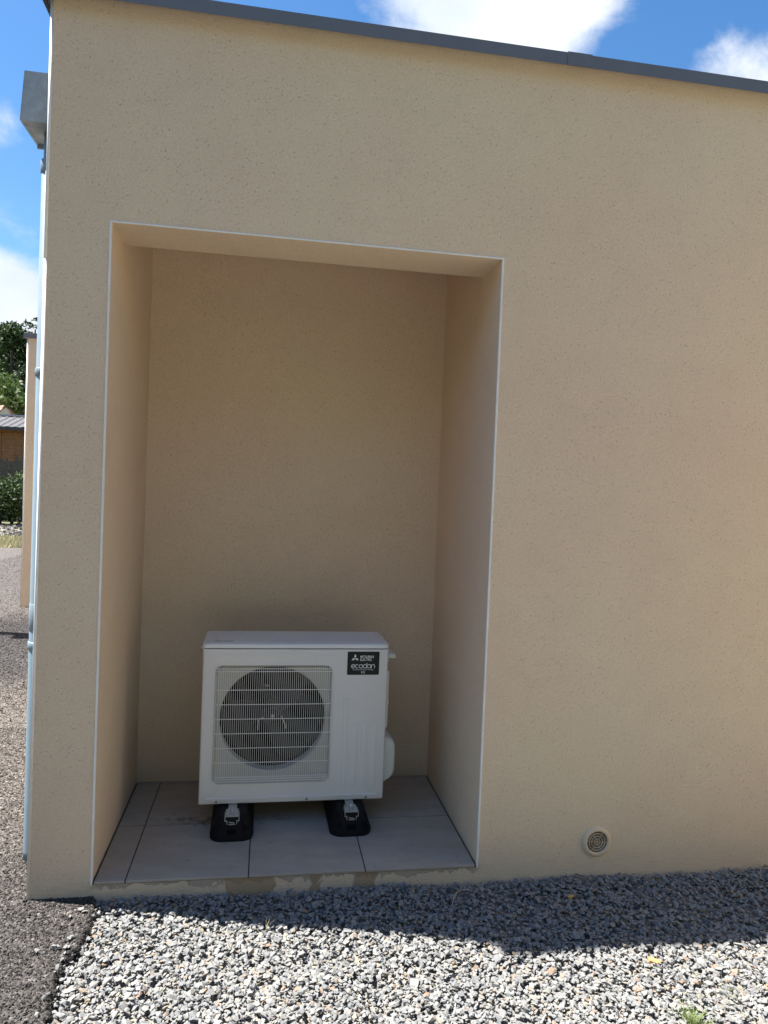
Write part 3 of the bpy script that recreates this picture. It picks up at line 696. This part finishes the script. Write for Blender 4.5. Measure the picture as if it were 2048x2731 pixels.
def blades(name, loc, nb, spread, hgt, m, label, cat, seed, lean=.5, w=.0022):
    r = np.random.RandomState(seed); V = []; F = []; A = []
    for k in range(nb):
        a = r.uniform(0, 6.28); d = abs(r.normal(0, spread)); x, y = math.cos(a)*d, math.sin(a)*d; h = hgt*r.uniform(.45, 1); ln = r.uniform(.2, lean)*h*1.2
        b2 = a+r.normal(0, .7); c0 = r.uniform(); pa = b2+math.pi/2; px_, py_ = math.cos(pa)*w/2, math.sin(pa)*w/2; o = len(V)
        for i in range(4):
            t = i/3; X = x+math.cos(b2)*ln*t*t; Y = y+math.sin(b2)*ln*t*t; Z = h*t*(1-.25*t*lean); q = (1-t*.85)
            V += [(X-px_*q, Y-py_*q, Z), (X+px_*q, Y+py_*q, Z)]; A += [c0, c0]
        for i in range(3): F.append((o+2*i, o+2*i+1, o+2*i+3, o+2*i+2))
    o = npmesh(name, np.array(V), np.array(F), m, attr=np.array(A)); o.location = loc; return tag(o, label, cat)
blades('grass_tuft', (1.835, -.818, TZ-.012), 150, .022, .050, M_grass, 'green grass tuft growing through the sunlit gravel', 'grass tuft', 4, .9)
blades('grass_sprig', (2.0, -.70, TZ-.012), 26, .03, .042, M_grass, 'sparse thin green grass sprig behind the larger tuft', 'grass sprig', 9, 1.3, .0016)
blades('straw_blade', (.62, -.255, TZ-.01), 5, .006, .045, M_dry, 'short yellow straw blades at the shadow edge on the gravel', 'straw', 11, .6, .0022)

# ------------------------------------------------------------ beyond the corner
wg = tag(empty('rendered_wall', (-2.222, 6.26, TZ)), 'plain beige rendered wall end with grey coping, across the asphalt behind the downpipe', 'wall')
b_ = MB(); b_.box(0, 3.2, 0, .30, -.2, 3.14); b_.build('wall', M_wall2, wg)
b_ = MB(); b_.box(-.034, 3.25, -.03, .335, 3.118, 3.175); b_.build('coping', M_coping, wg, bevel=.002)
b_ = MB(); b_.tube([(.004, .004, -.02), (.004, .004, 3.115)], .009, 16); b_.build('corner_bead', M_bead, wg)

postp = tag(empty('shadow_post', (-3.6, 5.15, TZ)), 'tall grey post added beyond the left edge to cast a thin shadow', 'street lamp')  # unseen post added to cast the thin shadow across the asphalt
b_ = MB(); b_.tube([(0, 0, -.05), (0, 0, .3), (0, 0, .31), (0, 0, 4.4)], [.11, .10, .08, .06], 16); b_.build('pole', M_coping, postp)
b_ = MB(); b_.loft([[(p[0], p[1], z) for p in rrect(-.45*k, .12, -.11*k, .11*k, .05)] for k, z in ((1, 4.4), (1, 4.44), (.8, 4.5))]); b_.build('post_head', M_coping, postp)

# grass strip and rubble band: one stuff object each
r = np.random.RandomState(21)
def strip(name, x0, x1, y0, y1, nb, h, m, label, seed):
    r = np.random.RandomState(seed); n_ = nb; X = r.uniform(x0, x1, n_); Y = r.uniform(y0, y1, n_); a = r.uniform(0, 6.28, n_); hh = h*r.uniform(.4, 1, n_); w = .02
    V = np.stack([np.stack([X-np.cos(a)*w, Y-np.sin(a)*w, np.full(n_, -.12)], 1), np.stack([X+np.cos(a)*w, Y+np.sin(a)*w, np.full(n_, -.12)], 1),
                  np.stack([X+r.normal(0, .04, n_), Y+r.normal(0, .04, n_), -.12+hh], 1)], 1).reshape(-1, 3)
    F = np.arange(3*n_).reshape(-1, 3); return tag(npmesh(name, V, F, m, attr=np.repeat(r.uniform(0, 1, n_), 3)), label, 'grass', kind='stuff')
strip('grass_strip', -16, -1.5, 14, 17.5, 26000, .14, M_dry, 'dry yellow grass strip beyond the asphalt', 2)
P = np.column_stack([r.uniform(-16, -2, 5000), r.uniform(17, 23.5, 5000), np.full(5000, -.12)])
V, F, A = scatter(P, r.uniform(.03, .12, 5000), stone_variants(8, (.4, .8), 9, 2), .5, r)
tag(npmesh('rubble', V, F, stone_mat('rubble_stone', [(0, (.10, .09, .08)), (1, (.34, .32, .29))]), attr=A), 'grey stony rubble on bare earth in front of the shrubs', 'rubble', kind='stuff')

def crown_mesh(name, m, clumps, nleaf, lsize, parent, seed, needle=False):
    r = np.random.RandomState(seed); Vs = []; As = []
    for (c, rx, rz) in clumps:
        k = int(nleaf*rx*rx*rz**.5); d = r.normal(0, 1, (k, 3)); d /= np.linalg.norm(d, axis=1)[:, None]
        p = d*(r.uniform(.35, 1.08, k)[:, None]**.6)*np.array([rx, rx, rz])+np.array(c)
        t1 = r.normal(0, 1, (k, 3)); t1 /= np.linalg.norm(t1, axis=1)[:, None]; t2 = np.cross(t1, d+r.normal(0, .4, (k, 3))); t2 /= np.linalg.norm(t2, axis=1)[:, None]+1e-9
        s = lsize*r.uniform(.5, 1.2, k)[:, None]; asp = .35 if needle else .6
        Vs.append(np.stack([p-t1*s, p+t2*s*asp, p+t1*s, p-t2*s*asp], 1).reshape(-1, 3)); base = r.uniform(0, 1)
        As.append(np.repeat(np.clip(base*.55+r.uniform(0, .45, k), 0, 1), 4))
    V = np.concatenate(Vs); A = np.concatenate(As); F = np.arange(len(V)).reshape(-1, 4)
    return npmesh(name, V, F, m, attr=A, parent=parent)
def tree(kind, x, y, h, wdt, m, label, seed, group='trees on the slope behind the shed'):
    random.seed(seed); rt = tag(empty(kind, (x, y, -.12), random.uniform(0, 6)), label, 'tree', group)
    tr = MB(); tr.tube([(0, 0, -.3), (.05, 0, h*.3), (0, .1, h*.6), (0, 0, h*.9)], [h*.028, h*.02, h*.012, h*.004], 9)
    con = kind == 'conifer_tree'; cl = []
    if con:
        for k in range(34):
            t = (k+1)/35; zc = h*(.14+.84*t); R2 = wdt*(1-t)**.75*.9+.25
            for j in range(max(3, int(7*(1-t)))):
                a = random.uniform(0, 6.28); q = R2*random.uniform(.5, 1); cl.append(((q*math.cos(a), q*math.sin(a), zc-q*.15), .34+.42*(1-t), .22+.2*(1-t)))
    else:
        for k in range(60):
            a = random.uniform(0, 6.28); t = random.uniform(0, 1); zc = h*(.25+.72*t); R2 = wdt*math.sin(math.pi*(.18+.78*t))**.7
            q = R2*random.uniform(.35, 1); s = random.uniform(.5, 1.15)*wdt*.27; cl.append(((q*math.cos(a), q*math.sin(a), zc), s, s*.75))
        for k in range(9):
            a = k*.7; tr.tube([(0, 0, h*(.25+.05*k)), (math.cos(a)*wdt*.4, math.sin(a)*wdt*.4, h*(.4+.05*k)), (math.cos(a)*wdt*.8, math.sin(a)*wdt*.8, h*(.47+.055*k))], [h*.009, h*.006, h*.002], 6)
    tr.build('trunk', M_bark, rt)
    crown_mesh('crown', m, cl, 300 if con else 250, .19 if con else .17, rt, seed, con)
def xat(px, D): return (-.348+px*.0012)+(-.3434+px*.000454)*D
tree('broadleaf_tree', xat(28, 62), 62, 14.6, 4.0, M_leafm, 'tall rounded dark green broadleaf tree left of the conifer above the shed', 1)
tree('conifer_tree', xat(88, 66), 66, 16.6, 4.2, M_leafd, 'tall dark conifer with a spiky top directly behind the wall coping', 2)
tree('conifer_tree', xat(-75, 68), 68, 17.5, 4.0, M_leafd, 'dark conifer just outside the left edge behind the broadleaf tree', 3)
tree('broadleaf_tree', xat(14, 50), 50, 8.3, 3.2, M_leafl, 'lower light green leafy tree in front of the dark trees', 4)
tree('broadleaf_tree', xat(105, 56), 56, 10.5, 3.2, M_leafd, 'dark bushy tree partly hidden by the beige wall end', 5)
tree('broadleaf_tree', xat(-190, 60), 60, 13, 4.6, M_leafm, 'broad green tree furthest left beyond the shed', 6)
tree('broadleaf_tree', xat(210, 64), 64, 14, 4.8, M_leafm, 'broad green tree hidden by the house corner', 7)
tree('broadleaf_tree', xat(60, 72), 72, 14.5, 5.0, M_leafd, 'dark tree in the gap between broadleaf and conifer', 8)

def shrub(x, y, h, w, m, label, seed):
    random.seed(seed); rt = tag(empty('shrub', (x, y, -.12)), label, 'shrub', 'shrubs in front of the wooden fence')
    cl = [((random.uniform(-w, w)*.7, random.uniform(-w, w)*.5, h*random.uniform(.2, .85)), w*.42, h*.24) for _ in range(16)]
    s_ = MB()
    for k in range(6): s_.tube([(0, 0, -.1), (random.uniform(-w, w)*.5, random.uniform(-w, w)*.4, h*.7)], [.03, .01], 5)
    s_.build('stem', M_bark, rt); crown_mesh('foliage', m, cl, 700, .065, rt, seed)
shrub(xat(8, 23.2), 23.2, 1.75, 1.0, M_leafm, 'leafy green shrub at the left edge before the fence', 41)
shrub(xat(40, 23.6), 23.6, 1.95, .95, M_leafl, 'lighter shrub with raised tip below the shed', 42)
shrub(xat(75, 23), 23, 1.5, 1.0, M_leafm, 'green shrub half hidden by the beige wall end', 43)
shrub(xat(-50, 23.4), 23.4, 1.8, 1.3, M_leafm, 'green shrub just outside the left edge', 44)
shrub(xat(-130, 23.0), 23.0, 1.6, 1.3, M_leafl, 'light green shrub furthest left of the fence', 45)

# weathered paling fence
M_fence = simple('weathered_wood', (.11, .095, .075), .9, 0, 12, .35, .004)
fe = tag(empty('paling_fence', (-10.5, 25.6, -.12)), 'dark weathered wooden paling fence behind the shrubs', 'fence'); random.seed(6)
b_ = MB(); x = -6.5
while x < 6.5:
    w = random.uniform(.08, .12); h = random.uniform(2.15, 2.45); dy = random.uniform(0, .03); b_.box(x, x+w, dy, dy+.02, 0, h); x += w+.015
b_.build('palings', M_fence, fe)
b_ = MB()
for z in (.5, 1.8): b_.box(-6.5, 6.5, .055, .10, z, z+.09)
b_.build('rails', M_fence, fe)

# timber shed with dark tiled metal roof
M_timber = simple('orange_stained_timber', (.24, .10, .034), .7, 0, 9, .35, .003); M_timber2 = simple('pale_timber_boards', (.27, .125, .045), .7, 0, 7, .25, .003)
M_metalroof = simple('dark_tiled_metal_roof', (.055, .055, .06), .65, 0, 8, .2)
sh = tag(empty('timber_shed', (-14.5, 30, -.12)), 'orange brown timber shed with dark tiled roof beyond the fence', 'shed')
b_ = MB(); b_.box(0, 8.5, 0, 4, 0, 3.72); b_.build('wall', M_timber, sh)
b_ = MB()
for k in range(13): b_.box(3.95, 5.1, -.035, -.002, 1.9+.135*k, 1.9+.125+.135*k)
b_.box(3.80, 3.94, -.06, -.001, 0, 3.7); b_.box(5.11, 5.25, -.06, -.001, 0, 3.7); b_.build('slatted_door', M_timber2, sh)
b_ = MB()
for x in (.0, 1.6, 2.7, 6.4, 7.5, 8.36): b_.box(x, x+.14, -.05, -.001, 0, 3.68)
b_.box(0, 8.5, -.055, -.052, 3.55, 3.70); b_.build('post', M_timber, sh)
b_ = MB(); nx = 150; e0 = []; e1 = []; 
rows = []
for (y, z) in ((-.45, 3.72), (.2, 3.92), (.2, 3.90), (.85, 4.10), (.85, 4.08), (1.6, 4.32)):
    rows.append([(-.4+9.3*i/nx, y, z+.03*(1 if (i % 5) in (0, 1) else 0)) for i in range(nx+1)])
b_.loft(rows, False, False, closed=False); b_.loft([[(-.4, 1.6, 4.3), (-.4, 4.4, 3.6)], [(8.9, 1.6, 4.3), (8.9, 4.4, 3.6)]], False, False, closed=False)
b_.box(-.4, 8.9, -.47, -.44, 3.60, 3.73); roof = b_.build('roof', M_metalroof, sh)
b_ = MB(); b_.box(-.4, 8.9, 1.5, 1.7, 4.33, 4.40); b_.build('ridge_cap', simple('ridge_metal', (.42, .43, .46), .4, .4), roof)

# red tiled houses far behind
def tile_roof_mat():
    m, n, l, b = mat('terracotta_roof_tiles', (.45, .2, .12), .8)
    v = coord(n, l); w = N(n, 'ShaderNodeTexWave', wave_type='BANDS', bands_direction='X'); w.inputs['Scale'].default_value = 1.6; l.new(v, w.inputs[0])
    f = noise(n, l, v, 3, 4); c = ramp(n, l, f, [(.3, (.36, .17, .11)), (.7, (.52, .29, .20))]); c = mix(n, l, rng(n, l, w.outputs['Fac'], 0, 1, 0, .5), c, (.20, .09, .06)); l.new(c, b.inputs['Base Color'])
    l.new(bump(n, l, w.outputs['Fac'], .08), b.inputs['Normal']); return m
M_rtile = tile_roof_mat(); M_hw = simple('cream_facade', (.62, .52, .38), .9, 0, 3, .05)
def far_house(x0, x1, y, zr, ze, label):
    h = tag(empty('tiled_house', (x0, y, -.12)), label, 'house'); L = x1-x0
    b2 = MB(); b2.box(0, L-.5, .6, 7, 0, ze); b2.add([(L-.5, .6, ze), (L-.5, 7, ze), (L-.5, 3.8, zr-.15), (L-.501, 3.8, zr-.15)], [(0, 1, 2)]); b2.build('wall', M_hw, h)
    b2 = MB(); b2.loft([[(-.4, 0, ze-.15), (L+.1, 0, ze-.15), (L-.6, 3.8, zr), (-.4, 3.8, zr)], [(-.4, 0, ze-.28), (L+.1, 0, ze-.28), (L-.6, 3.8, zr-.13), (-.4, 3.8, zr-.13)]])
    b2.loft([[(-.4, 3.8, zr), (L-.6, 3.8, zr), (L+.1, 7.6, ze-.15), (-.4, 7.6, ze-.15)], [(-.4, 3.8, zr-.13), (L-.6, 3.8, zr-.13), (L+.1, 7.6, ze-.28), (-.4, 7.6, ze-.28)]]); b2.build('roof', M_rtile, h)
    for k in range(3):
        b2 = MB(); b2.box(L*.2+k*2.6, L*.2+k*2.6+1.1, .575, .598, 1.0, 2.3); b2.build('window', M_dark, h)
far_house(-26, -14.9, 41, 6.05, 4.95, 'cream house with pinkish red tiled roof behind the shed, at the left edge')
far_house(xat(55, 50), xat(55, 50)+9, 50, 6.3, 5.0, 'red tiled house mostly hidden by the beige wall end')
